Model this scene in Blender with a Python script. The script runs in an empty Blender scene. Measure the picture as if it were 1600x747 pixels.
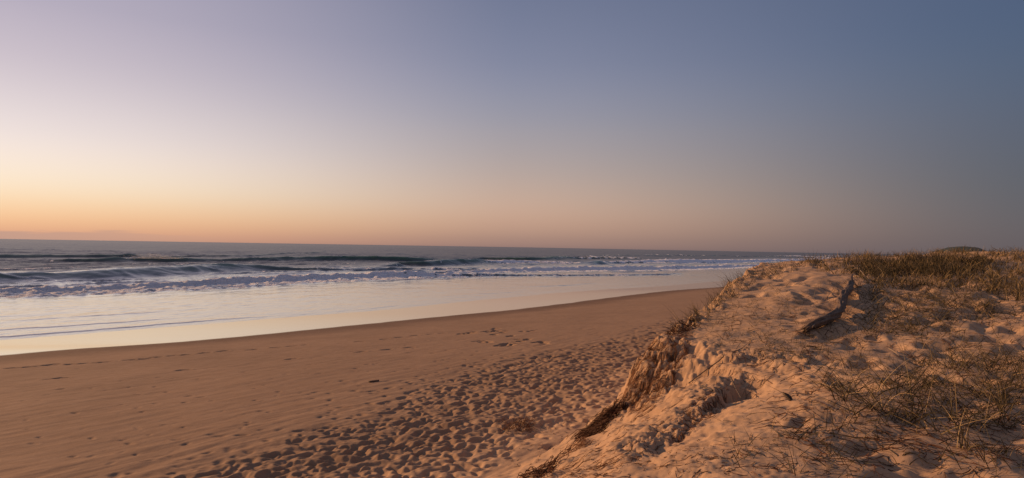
import bpy, math, random
import numpy as np
from mathutils import Matrix, Vector

random.seed(7)
RNG = np.random.default_rng(11)
scene = bpy.context.scene
COL = scene.collection

# ------------------------------------------------------------------ camera
CAM_Z = 5.0                      # eye height above the sea, standing on the dune
FPX, PW, PH = 1142.0, 1600.0, 747.0
PITCH, ROLL = math.radians(0.63), 0.0162
cam_data = bpy.data.cameras.new('camera')
cam_data.sensor_width = 36.0
cam_data.lens = 36.0 * FPX / PW
cam_data.clip_start = 0.05
cam_data.clip_end = 120000.0
cam = bpy.data.objects.new('camera', cam_data)
COL.objects.link(cam)
CAM_ROT = (Matrix.Rotation(math.radians(90) + PITCH, 4, 'X') @ Matrix.Rotation(ROLL, 4, 'Z'))
cam.matrix_world = Matrix.Translation((0, 0, CAM_Z)) @ CAM_ROT
scene.camera = cam
CR = np.array(CAM_ROT.to_3x3())

# ------------------------------------------------------------------ light
SUN_AZ, SUN_EL = math.radians(-66), math.radians(15.5)      # azimuth clockwise from +Y
SUN_DIR = Vector((math.sin(SUN_AZ) * math.cos(SUN_EL), math.cos(SUN_AZ) * math.cos(SUN_EL), math.sin(SUN_EL)))
sun_data = bpy.data.lights.new('sun', 'SUN')
sun_data.energy = 5.0
sun_data.angle = math.radians(1.2)
sun_data.color = (1.0, 0.58, 0.29)
sun = bpy.data.objects.new('sun', sun_data)
sun.rotation_euler = (-SUN_DIR).to_track_quat('-Z', 'Y').to_euler()
COL.objects.link(sun)

def lin(*c):
    return tuple((v / 255 / 12.92) if v / 255 <= 0.04045 else ((v / 255 + 0.055) / 1.055) ** 2.4 for v in c)

world = bpy.data.worlds.new('World')
scene.world = world
world.use_nodes = True
wn, wl = world.node_tree.nodes, world.node_tree.links
wn.clear()
w_out = wn.new('ShaderNodeOutputWorld')
w_bg = wn.new('ShaderNodeBackground')
w_bg.inputs['Strength'].default_value = 1.0
sky = wn.new('ShaderNodeTexSky')
sky.sky_type = 'NISHITA'
sky.sun_disc = False
sky.sun_elevation = SUN_EL
sky.sun_rotation = SUN_AZ
sky.air_density = 1.0
sky.dust_density = 2.0
sky.ozone_density = 1.5
w_tc = wn.new('ShaderNodeTexCoord')
w_sep = wn.new('ShaderNodeSeparateXYZ')
wl.new(w_tc.outputs['Generated'], w_sep.inputs[0])

def wmath(op, a, b=None, clamp=False):
    n = wn.new('ShaderNodeMath'); n.operation = op; n.use_clamp = clamp
    for i, v in enumerate((a, b)):
        if v is None: continue
        if isinstance(v, (int, float)): n.inputs[i].default_value = v
        else: wl.new(v, n.inputs[i])
    return n.outputs[0]

x2 = wmath('MULTIPLY', w_sep.outputs[0], w_sep.outputs[0])
y2 = wmath('MULTIPLY', w_sep.outputs[1], w_sep.outputs[1])
hlen = wmath('SQRT', wmath('ADD', wmath('ADD', x2, y2), 1e-6))
sdot = wmath('ADD', wmath('MULTIPLY', w_sep.outputs[0], math.sin(SUN_AZ)), wmath('MULTIPLY', w_sep.outputs[1], math.cos(SUN_AZ)))
caz = wmath('DIVIDE', sdot, hlen)                  # cosine of the azimuth away from the sun
zz = wmath('SQRT', wmath('MAXIMUM', w_sep.outputs[2], 0.0))   # finer stops near the horizon

def sky_ramp(stops):
    n = wn.new('ShaderNodeValToRGB')
    n.color_ramp.interpolation = 'B_SPLINE'
    el = n.color_ramp.elements
    while len(el) < len(stops): el.new(0.5)
    for e, (z, c) in zip(el, stops):
        e.position = math.sqrt(z); e.color = (*lin(*c), 1)
    wl.new(zz, n.inputs[0])
    return n.outputs[0]

near_sun = sky_ramp([(0.0, (206, 152, 128)), (0.008, (226, 168, 136)), (0.022, (246, 192, 146)), (0.042, (253, 216, 174)), (0.066, (254, 233, 206)),
                     (0.095, (251, 233, 220)), (0.125, (239, 225, 222)), (0.165, (222, 209, 213)), (0.21, (202, 190, 201)), (0.265, (186, 176, 192)), (0.45, (150, 148, 174)), (1.0, (112, 118, 146))])
beside = sky_ramp([(0.0, (146, 118, 114)), (0.012, (172, 138, 124)), (0.033, (199, 160, 138)), (0.06, (204, 172, 152)), (0.10, (186, 168, 160)),
                   (0.155, (163, 158, 166)), (0.20, (147, 148, 166)), (0.245, (132, 137, 161)), (0.32, (114, 122, 149)), (0.5, (104, 112, 140)), (1.0, (100, 108, 136))])
away = sky_ramp([(0.0, (98, 90, 95)), (0.02, (106, 98, 100)), (0.05, (103, 100, 105)), (0.09, (98, 100, 108)), (0.15, (94, 101, 118)), (0.21, (88, 102, 125)),
                 (0.275, (80, 97, 126)), (0.5, (84, 97, 124)), (1.0, (94, 103, 130))])

opposite = sky_ramp([(0.0, (112, 104, 116)), (0.03, (128, 114, 122)), (0.08, (152, 132, 140)), (0.14, (164, 144, 154)), (0.22, (156, 146, 162)), (0.36, (128, 132, 156)),
                     (0.6, (108, 116, 144)), (1.0, (100, 108, 136))])

def wmix(f, a, b):
    n = wn.new('ShaderNodeMix'); n.data_type = 'RGBA'
    if isinstance(f, float): n.inputs[0].default_value = f
    else: wl.new(f, n.inputs[0])
    wl.new(a, n.inputs[6]); wl.new(b, n.inputs[7])
    return n.outputs[2]

def wrange(v, a, b):
    o = []
    for kind in ('LINEAR', 'SMOOTHSTEP'):
        n = wn.new('ShaderNodeMapRange'); n.interpolation_type = kind
        wl.new(v, n.inputs[0]); n.inputs[1].default_value = a; n.inputs[2].default_value = b
        o.append(wmath('MULTIPLY', n.outputs[0], 0.5))
    return wmath('ADD', o[0], o[1])

c_left, c_mid, c_right = math.cos(math.radians(31)), math.cos(math.radians(66)), math.cos(math.radians(101))
grad = wmix(wrange(caz, -0.95, c_right), opposite, away)
grad = wmix(wrange(caz, c_right, c_mid), grad, beside)
grad = wmix(wrange(caz, c_mid, c_left), grad, near_sun)
# thin cloud bank lying on the sea horizon towards the sun
cn = wn.new('ShaderNodeTexNoise'); cn.inputs['Scale'].default_value = 9.0; cn.inputs['Detail'].default_value = 5.0
cmap = wn.new('ShaderNodeMapping'); cmap.inputs['Scale'].default_value = (1, 1, 10)
wl.new(w_tc.outputs['Generated'], cmap.inputs[0]); wl.new(cmap.outputs[0], cn.inputs['Vector'])
ctop = wmath('ADD', wmath('MULTIPLY', cn.outputs['Fac'], 0.030), -0.0050)
cmask = wmath('MULTIPLY', wmath('SUBTRACT', ctop, w_sep.outputs[2]), 260.0, True)
cmask = wmath('MULTIPLY', cmask, wrange(caz, 0.70, 0.86))
cloud = wn.new('ShaderNodeRGB'); cloud.outputs[0].default_value = (*lin(196, 156, 140), 1)
grad = wmix(wmath('MULTIPLY', cmask, 0.9), grad, cloud.outputs[0])
nmul = wn.new('ShaderNodeVectorMath'); nmul.operation = 'SCALE'; nmul.inputs[3].default_value = 0.07
wl.new(sky.outputs[0], nmul.inputs[0])
final = wmix(0.95, nmul.outputs[0], grad)
wl.new(final, w_bg.inputs['Color'])
wl.new(w_bg.outputs[0], w_out.inputs['Surface'])

vs = scene.view_settings
vs.view_transform = 'Standard'; vs.look = 'None'; vs.gamma = 1.0; vs.use_curve_mapping = False
vs.exposure = 0.0
scene.cycles.max_bounces = 6

# ------------------------------------------------------------------ helpers
def ray(px, py):
    px, py = np.asarray(px, float), np.asarray(py, float)
    d = np.stack([(px - PW / 2) / FPX, -(py - PH / 2) / FPX, -np.ones_like(px + py)], -1)
    return d @ CR.T

def at(px, py, z):
    """world point where the sight line of a photo pixel meets the level z"""
    d = ray(px, py)
    t = (z - CAM_Z) / d[..., 2]
    return d[..., 0] * t, d[..., 1] * t

PERM = RNG.permutation(512)
PERM = np.concatenate([PERM, PERM])
GA = RNG.uniform(0, 2 * np.pi, 1024)
GX, GY = np.cos(GA), np.sin(GA)

def perlin(x, y):
    x0, y0 = np.floor(x).astype(np.int64), np.floor(y).astype(np.int64)
    fx, fy = x - x0, y - y0
    u, v = fx * fx * fx * (fx * (fx * 6 - 15) + 10), fy * fy * fy * (fy * (fy * 6 - 15) + 10)
    def g(ix, iy, dx, dy):
        h = PERM[(PERM[ix & 511] + (iy & 511)) & 1023]
        return GX[h] * dx + GY[h] * dy
    a = g(x0, y0, fx, fy); b = g(x0 + 1, y0, fx - 1, fy)
    c = g(x0, y0 + 1, fx, fy - 1); d = g(x0 + 1, y0 + 1, fx - 1, fy - 1)
    return (a + u * (b - a)) * (1 - v) + (c + u * (d - c)) * v

def fbm(x, y, octaves=4, gain=0.5):
    s, a, f = 0.0, 1.0, 1.0
    for i in range(octaves):
        s = s + a * perlin(x * f + 17.3 * i, y * f - 9.1 * i); a *= gain; f *= 2.03
    return s

def sstep(a, b, x):
    t = np.clip((x - a) / (b - a), 0, 1)
    return t * t * (3 - 2 * t)

def mesh_from(name, co, faces, mats, smooth=True, attrs=None):
    """co (n,3); faces (m,k) int array with k = 3 or 4"""
    me = bpy.data.meshes.new(name)
    m, k = faces.shape
    me.vertices.add(len(co)); me.vertices.foreach_set('co', np.ascontiguousarray(co, np.float32).ravel())
    me.loops.add(m * k); me.loops.foreach_set('vertex_index', np.ascontiguousarray(faces, np.int32).ravel())
    me.polygons.add(m); me.polygons.foreach_set('loop_start', np.arange(0, m * k, k, dtype=np.int32))
    if smooth: me.polygons.foreach_set('use_smooth', np.ones(m, bool))
    me.update(calc_edges=True)
    for nm, arr in (attrs or {}).items():
        a = me.attributes.new(nm, 'FLOAT', 'POINT'); a.data.foreach_set('value', np.ascontiguousarray(arr, np.float32))
    for mt in (mats if isinstance(mats, (list, tuple)) else [mats]): me.materials.append(mt)
    return me

def add(name, me, parent=None, loc=None, **props):
    o = bpy.data.objects.new(name, me); COL.objects.link(o)
    if parent is not None: o.parent = parent
    if loc is not None: o.location = loc
    for k, v in props.items(): o[k] = v
    return o

def polar_sheet(az, rr):
    A, R = np.meshgrid(az, rr)
    return R * np.sin(A), R * np.cos(A)

def grid_faces(nr, nc, wrap=False):
    i = np.arange(nr - 1)[:, None] * nc; j = np.arange(nc - 1 if not wrap else nc)[None, :]
    a = i + j; b = i + (j + 1) % nc
    return np.stack([a, b, b + nc, a + nc], -1).reshape(-1, 4)

def compact(co, faces, keep, attrs):
    f = faces[keep]
    used = np.zeros(len(co), bool); used[f.ravel()] = True
    idx = np.cumsum(used) - 1
    return co[used], idx[f], {k: v[used] for k, v in attrs.items()}

# ------------------------------------------------------------------ materials
class NT:
    def __init__(self, name):
        self.m = bpy.data.materials.new(name); self.m.use_nodes = True
        self.n, self.l = self.m.node_tree.nodes, self.m.node_tree.links
        self.bsdf = self.n['Principled BSDF']; self.out = self.n['Material Output']
    def node(self, t, **kw):
        n = self.n.new(t)
        for k, v in kw.items(): setattr(n, k, v)
        return n
    def link(self, a, b): self.l.new(a, b)
    def attr(self, name):
        return self.node('ShaderNodeAttribute', attribute_name=name).outputs['Fac']
    def math(self, op, a, b=None, clamp=False):
        n = self.node('ShaderNodeMath', operation=op, use_clamp=clamp)
        for i, v in enumerate((a, b)):
            if v is None: continue
            if isinstance(v, (int, float)): n.inputs[i].default_value = v
            else: self.link(v, n.inputs[i])
        return n.outputs[0]
    def noise(self, scale, detail=4, rough=0.5, stretch=None, rot=0.0):
        t = self.node('ShaderNodeNewGeometry').outputs['Position']
        mp = self.node('ShaderNodeMapping'); mp.inputs['Scale'].default_value = stretch or (1, 1, 1); mp.inputs['Rotation'].default_value = (0, 0, rot)
        self.link(t, mp.inputs[0])
        n = self.node('ShaderNodeTexNoise'); n.inputs['Scale'].default_value = scale; n.inputs['Detail'].default_value = detail; n.inputs['Roughness'].default_value = rough
        self.link(mp.outputs[0], n.inputs['Vector'])
        return n.outputs['Fac']
    def rng(self, v, a, b, c=0.0, d=1.0, smooth=True):
        n = self.node('ShaderNodeMapRange'); n.interpolation_type = 'SMOOTHSTEP' if smooth else 'LINEAR'
        self.link(v, n.inputs[0])
        for i, x in enumerate((a, b, c, d)): n.inputs[1 + i].default_value = x
        return n.outputs[0]
    def mix(self, f, a, b, mode='MIX'):
        n = self.node('ShaderNodeMix', data_type='RGBA', blend_type=mode)
        for i, v in ((0, f), (6, a), (7, b)):
            if isinstance(v, (int, float)): n.inputs[i].default_value = v
            elif isinstance(v, tuple): n.inputs[i].default_value = (*v[:3], 1)
            else: self.link(v, n.inputs[i])
        return n.outputs[2]
    def bump(self, h, strength, dist, prev=None):
        n = self.node('ShaderNodeBump'); n.inputs['Strength'].default_value = strength; n.inputs['Distance'].default_value = dist
        self.link(h, n.inputs['Height'])
        if prev is not None: self.link(prev, n.inputs['Normal'])
        return n.outputs[0]

def sand_material():
    t = NT('sand')
    wet = t.attr('wet'); film = t.attr('film')
    big = t.noise(0.35, 4); mid = t.noise(2.6, 5, 0.6); grain = t.noise(60.0, 3, 0.7)
    dry = t.mix(t.rng(big, 0.35, 0.65), (0.440, 0.284, 0.172), (0.485, 0.314, 0.190))
    dry = t.mix(t.rng(mid, 0.30, 0.72), t.mix(1.0, dry, (0.90, 0.87, 0.84), 'MULTIPLY'), dry)
    dry = t.mix(t.rng(grain, 0.25, 0.75), t.mix(1.0, dry, (0.86, 0.84, 0.82), 'MULTIPLY'), dry)
    damp = t.mix(1.0, dry, (0.37, 0.345, 0.37), 'MULTIPLY')
    col = t.mix(wet, dry, damp)
    t.link(col, t.bsdf.inputs['Base Color'])
    t.bsdf.inputs['Roughness'].default_value = 0.95
    t.bsdf.inputs['Specular IOR Level'].default_value = 0.15
    nb = t.bump(grain, 0.25, 0.006)
    nb = t.bump(t.noise(11.0, 6, 0.7), 0.22, 0.02, nb)
    nb = t.bump(mid, 0.35, 0.03, nb)
    t.link(nb, t.bsdf.inputs['Normal'])
    # standing film of water on the saturated flat: mirror over dark sand
    gl = t.node('ShaderNodeBsdfGlossy'); gl.inputs['Roughness'].default_value = 0.06
    fw = t.node('ShaderNodeLayerWeight'); fw.inputs['Blend'].default_value = 0.62
    fr = t.rng(fw.outputs['Facing'], 0.25, 0.80, 0.1, 0.98)
    ms = t.node('ShaderNodeMixShader')
    t.link(t.math('MULTIPLY', film, fr), ms.inputs[0]); t.link(t.bsdf.outputs[0], ms.inputs[1]); t.link(gl.outputs[0], ms.inputs[2])
    rip = t.bump(t.noise(1.2, 3, 0.5, (1, 1, 1)), 0.06, 0.02)
    t.link(rip, gl.inputs['Normal'])
    t.link(ms.outputs[0], t.out.inputs['Surface'])
    return t.m

PHI_ROT = math.radians(25)
def sea_material():
    t = NT('sea_water')
    foam = t.attr('foam'); shallow = t.attr('shallow'); crest = t.attr('crest')
    n1 = t.noise(0.5, 6, 0.62, (1, 0.45, 1), PHI_ROT); n2 = t.noise(2.0, 5, 0.7, (1, 0.6, 1), PHI_ROT)
    lace = t.math('ADD', t.math('MULTIPLY', n1, 0.6), t.math('MULTIPLY', n2, 0.4))
    ff = t.rng(t.math('ADD', foam, t.math('MULTIPLY', t.math('SUBTRACT', lace, 0.5), 3.2)), 0.40, 0.62)
    deep = t.mix(crest, (0.045, 0.043, 0.047), (0.055, 0.120, 0.070))
    body = t.mix(shallow, deep, (0.16, 0.11, 0.08))
    openw = t.attr('open')
    rip = t.noise(0.9, 5, 0.6, (1.0, 0.35, 1), math.radians(25))
    rip2 = t.noise(0.16, 4, 0.55, (1.0, 0.3, 1), math.radians(25))
    b = t.bump(rip, 0.7, 0.12)
    t.link(t.rng(openw, 0, 1, 0.38, 0.75), b.node.inputs['Strength'])
    b = t.bump(rip2, 0.5, 0.5, b)
    t.link(t.rng(openw, 0, 1, 0.10, 0.5), b.node.inputs['Strength'])
    t.link(body, t.bsdf.inputs['Base Color']); t.bsdf.inputs['Roughness'].default_value = 0.6
    t.bsdf.inputs['Specular IOR Level'].default_value = 0.0
    t.link(b, t.bsdf.inputs['Normal'])
    gl = t.node('ShaderNodeBsdfGlossy'); t.link(b, gl.inputs['Normal'])
    t.link(t.rng(openw, 0, 1, 0.10, 0.24), gl.inputs['Roughness'])
    fr = t.node('ShaderNodeFresnel'); fr.inputs['IOR'].default_value = 1.36; t.link(b, fr.inputs['Normal'])
    # small facets mask each other at a low sight line, more so on the rougher open sea
    refl = t.math('MULTIPLY', fr.outputs[0], t.rng(openw, 0, 1, 1.6, 0.46), True)
    wsh = t.node('ShaderNodeMixShader'); t.link(refl, wsh.inputs[0]); t.link(t.bsdf.outputs[0], wsh.inputs[1]); t.link(gl.outputs[0], wsh.inputs[2])
    fm = t.node('ShaderNodeBsdfPrincipled'); fm.inputs['Roughness'].default_value = 0.9
    fm.inputs['Base Color'].default_value = (0.93, 0.91, 0.91, 1)
    t.link(t.bump(t.noise(1.1, 7, 0.75), 1.0, 0.7), fm.inputs['Normal'])
    ms = t.node('ShaderNodeMixShader')
    ft = t.node('ShaderNodeBsdfTranslucent'); ft.inputs[0].default_value = (0.80, 0.78, 0.78, 1)
    fmx = t.node('ShaderNodeMixShader'); fmx.inputs[0].default_value = 0.08
    t.link(fm.outputs[0], fmx.inputs[1]); t.link(ft.outputs[0], fmx.inputs[2])
    t.link(ff, ms.inputs[0]); t.link(wsh.outputs[0], ms.inputs[1]); t.link(fmx.outputs[0], ms.inputs[2])
    t.link(ms.outputs[0], t.out.inputs['Surface'])
    return t.m

def blade_material(name, c0, c1, c2, olive=None):
    t = NT(name)
    tone = t.attr('tone')
    n = t.node('ShaderNodeValToRGB')
    cs = (c0, c1, c2) if olive is None else (c0, olive, c1, c2)
    ps = (0.0, 0.55, 1.0) if olive is None else (0.0, 0.3, 0.6, 1.0)
    el = n.color_ramp.elements
    while len(el) < len(cs): el.new(0.5)
    for e, p, c in zip(el, ps, cs): e.position = p; e.color = (*c, 1)
    t.link(tone, n.inputs[0]); t.link(n.outputs[0], t.bsdf.inputs['Base Color'])
    t.bsdf.inputs['Roughness'].default_value = 0.7
    t.bsdf.inputs['Specular IOR Level'].default_value = 0.25
    tr = t.node('ShaderNodeBsdfTranslucent'); t.link(n.outputs[0], tr.inputs[0])
    ms = t.node('ShaderNodeMixShader'); ms.inputs[0].default_value = 0.22
    t.link(t.bsdf.outputs[0], ms.inputs[1]); t.link(tr.outputs[0], ms.inputs[2]); t.link(ms.outputs[0], t.out.inputs['Surface'])
    return t.m

def wood_material(name, a, b, scale=14.0):
    t = NT(name)
    tc = t.node('ShaderNodeTexCoord').outputs['UV']
    g = t.node('ShaderNodeNewGeometry').outputs['Position']
    n1 = t.noise(scale, 6, 0.65, (1, 1, 1)); n2 = t.noise(scale * 4, 4, 0.6, (2.2, 0.5, 1.5))
    t.link(t.mix(t.rng(t.math('ADD', t.math('MULTIPLY', n1, 0.5), t.math('MULTIPLY', n2, 0.5)), 0.35, 0.65), a, b), t.bsdf.inputs['Base Color'])
    t.bsdf.inputs['Roughness'].default_value = 0.85
    nb = t.bump(n2, 0.8, 0.012); t.link(t.bump(n1, 0.7, 0.03, nb), t.bsdf.inputs['Normal'])
    return t.m

M_SAND = sand_material()
M_SEA = sea_material()
M_GRASS = blade_material('dune_grass_blade', (0.024, 0.018, 0.009), (0.125, 0.084, 0.032), (0.42, 0.28, 0.13), olive=(0.070, 0.050, 0.020))
M_ROOT = blade_material('root_fibre', (0.040, 0.018, 0.011), (0.23, 0.092, 0.038), (0.42, 0.21, 0.10))
M_LOG = wood_material('weathered_driftwood', (0.045, 0.028, 0.017), (0.21, 0.125, 0.072))
M_TWIG = wood_material('dry_twig', (0.05, 0.033, 0.022), (0.16, 0.105, 0.065), 30)
M_STRAW = wood_material('pale_straw_stick', (0.26, 0.17, 0.10), (0.42, 0.30, 0.19), 30)

# ------------------------------------------------------------------ terrain: beach and dune
def curve(ys, xs):
    """smooth X(Y) through control points (Catmull-Rom sampled, then linear)"""
    ys, xs = np.array(ys, float), np.array(xs, float)
    m = np.gradient(xs, ys)
    yy, xx = [], []
    for i in range(len(ys) - 1):
        t = np.linspace(0, 1, 24, endpoint=False); h = ys[i + 1] - ys[i]
        yy.append(ys[i] + t * h)
        xx.append((2 * t**3 - 3 * t**2 + 1) * xs[i] + (t**3 - 2 * t**2 + t) * h * m[i] + (-2 * t**3 + 3 * t**2) * xs[i + 1] + (t**3 - t**2) * h * m[i + 1])
    yy = np.concatenate(yy + [ys[-1:]]); xx = np.concatenate(xx + [xs[-1:]])
    return lambda y: np.interp(y, yy, xx)

toe_x = curve([-3000, -60, -20, 0, 6, 10.7, 14.6, 20, 28, 35, 60, 120, 3000], [-1960, -40, -17, -6.8, -3.3, -0.25, 2.0, 4.55, 8.6, 12.6, 27, 66, 1960])
LIP_Z = 0.27
_lp = [(-60, 561.5), (0, 556), (120, 546), (250, 537), (400, 524), (550, 509), (680, 496), (800, 484.5), (950, 466), (1060, 453.5), (1110, 450)]
_lx, _ly = at([p[0] for p in _lp], [p[1] for p in _lp], LIP_Z)
lip_x = curve([-3000, -60, 5] + list(_ly) + [160, 320, 3000], [-3300, -110, -43] + list(_lx) + [_lx[-1] + 0.66 * (160 - _ly[-1]), _lx[-1] + 0.66 * (320 - _ly[-1]), _lx[-1] + 0.66 * (3000 - _ly[-1])])
plateau_z = curve([-3000, -40, -10, 0, 5.3, 8.3, 11.5, 16, 20, 23, 26, 32, 45, 120, 3000], [3.0, 3.0, 3.2, 3.35, 3.32, 3.50, 3.75, 4.22, 4.72, 4.96, 4.90, 4.72, 4.5, 4.5, 4.5])

# detail raster: footprints, scuffs and hollows pressed into the sand
RX0, RX1, RY0, RY1, RES = -24.0, 22.0, 2.5, 62.0, 0.022
RW, RH = int((RX1 - RX0) / RES), int((RY1 - RY0) / RES)
DENT = np.zeros((RH, RW), np.float32)

def stamp(x, y, a, b, ang, depth, rim, hard=7.0):
    ext = 1.6 * max(a, b)
    i0, i1 = int((x - ext - RX0) / RES), int((x + ext - RX0) / RES) + 1
    j0, j1 = int((y - ext - RY0) / RES), int((y + ext - RY0) / RES) + 1
    if i0 < 0 or j0 < 0 or i1 >= RW or j1 >= RH: return
    gx = RX0 + np.arange(i0, i1) * RES - x; gy = (RY0 + np.arange(j0, j1) * RES - y)[:, None]
    ca, sa = math.cos(ang), math.sin(ang)
    lx, ly = gx * ca + gy * sa, -gx * sa + gy * ca
    wob = 1 + 0.18 * np.sin(3 * np.arctan2(ly, lx) + x * 37)
    d = np.sqrt((lx / a) ** 2 + (ly / b) ** 2) * wob
    m = 1 / (1 + np.exp(np.clip((d - 0.8) * hard, -30, 30)))
    W = DENT[j0:j1, i0:i1]
    W += (-depth + 0.25 * depth * (lx / a) - W * 0.75) * m
    W += rim * np.exp(-((d - 1.2) / 0.24) ** 2)

def toe_u(x, y):
    return (x - toe_x(y)) * 0.87

def smooth_zone(x, y):
    """1 on the clean sand slope that slid down from the dune edge"""
    u = toe_u(x, y)
    return sstep(-0.9, 0.2, u) * (1 - sstep(4.3, 5.5, u + 0.28 * (y - 7)))

_r = random.Random(5)
n_try = 0
for k in range(16000):                                  # the trampled belt along the foot of the dune
    y = 7.5 + 47 * _r.random() ** 1.35
    u = -_r.uniform(-0.2, 9.0)
    x = toe_x(y) + u / 0.87
    edge = 4.6 + 0.7 * math.sin(y * 0.35)
    p = 1.0 if u > -edge else math.exp(-(-u - edge) * 1.4)
    p *= float(sstep(0.0, 1.1, -u - 0.2)) * 0.95 + 0.03
    if _r.random() > p: continue
    s = 0.36 + 0.62 * _r.random() ** 2.0
    dp = 1.0 if u > -edge else max(0.3, 1.0 + (u + edge) * 0.35)
    lo = _r.uniform(0.9, 1.9)
    stamp(x, y, 0.15 * s * lo, 0.105 * s, _r.gauss(1.0, 0.9), dp * _r.uniform(0.03, 0.10), dp * _r.uniform(0.0, 0.012), _r.uniform(7, 12))
for k in range(900):                                  # scattered prints and dimples further down the beach
    y = _r.uniform(9, 58); x0, x1 = float(lip_x(y)), float(toe_x(y))
    q = _r.random() ** 0.6
    x = x0 + 2.5 + (x1 - 7 - x0 - 2.5) * q
    stamp(x, y, _r.uniform(0.05, 0.16), _r.uniform(0.03, 0.08), _r.uniform(0, 6.3), _r.uniform(0.008, 0.030) * (0.4 + q), 0.006)
for k in range(2000):                                   # trodden top of the dune
    y = _r.uniform(3.2, 27); x = float(toe_x(y)) + _r.uniform(1.2, 19)
    if x > 21: continue
    if _r.random() < 1.03 * float(smooth_zone(x, y)) ** 0.6: continue
    s = _r.uniform(0.75, 1.6)
    stamp(x, y, 0.20 * s, 0.125 * s, _r.uniform(0, 6.3), _r.uniform(0.03, 0.12), _r.uniform(0.002, 0.014), _r.uniform(4.0, 7))
for k in range(100):                                    # big scuffed hollows on the dune
    y = _r.uniform(3.5, 15); x = float(toe_x(y)) + _r.uniform(4.5, 15)
    if x > 20 or smooth_zone(x, y) > 0.15: continue
    stamp(x, y, _r.uniform(0.22, 0.36), _r.uniform(0.14, 0.22), _r.uniform(0, 6.3), _r.uniform(0.06, 0.13), _r.uniform(0.005, 0.02), _r.uniform(3.5, 6))
for px, py in [(20, 572), (45, 571), (70, 569), (85, 567), (110, 568), (130, 567), (145, 566), (155, 566), (165, 565), (205, 562), (225, 561), (245, 558), (270, 556), (290, 555),
               (320, 552), (350, 549), (395, 548), (430, 545), (455, 543), (475, 541), (560, 537), (600, 534), (625, 531), (650, 528), (672, 526), (690, 524),
               (85, 597), (95, 596), (285, 587), (455, 571), (565, 562), (605, 559), (640, 556)]:
    x, y = at(px, py, 0.55)
    stamp(float(x), float(y), 0.26, 0.12, 0.6, 0.06, 0.02)
for px, py, n in [(722, 521, 10), (738, 520, 16), (760, 518, 16), (778, 517, 20), (785, 522, 8), (770, 527, 5), (800, 531, 5), (828, 521, 8), (752, 541, 8), (762, 543, 6), (790, 549, 22), (800, 551, 20), (785, 552, 12),
                  (822, 540, 18), (845, 548, 22), (852, 551, 10), (770, 512, 4), (812, 545, 6)]:
    for q in range(n):
        x, y = at(px + _r.gauss(0, 5), py + _r.gauss(0, 1.3), 0.75)
        stamp(float(x), float(y), _r.uniform(0.10, 0.2), _r.uniform(0.06, 0.12), _r.uniform(0, 6.3), _r.uniform(0.06, 0.12), _r.uniform(0.005, 0.02))

for _ in range(2):                                      # loose sand slumps: soften the sharpest rims
    DENT[1:-1] = 0.25 * DENT[:-2] + 0.5 * DENT[1:-1] + 0.25 * DENT[2:]
    DENT[:, 1:-1] = 0.25 * DENT[:, :-2] + 0.5 * DENT[:, 1:-1] + 0.25 * DENT[:, 2:]

def dent(x, y):
    fx, fy = np.clip((x - RX0) / RES, 0, RW - 1.001), np.clip((y - RY0) / RES, 0, RH - 1.001)
    i, j = fx.astype(int), fy.astype(int); fx, fy = fx - i, fy - j
    v = (DENT[j, i] * (1 - fx) + DENT[j, i + 1] * fx) * (1 - fy) + (DENT[j + 1, i] * (1 - fx) + DENT[j + 1, i + 1] * fx) * fy
    inside = (x > RX0) & (x < RX1) & (y > RY0) & (y < RY1)
    return np.where(inside, v, 0.0)

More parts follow.
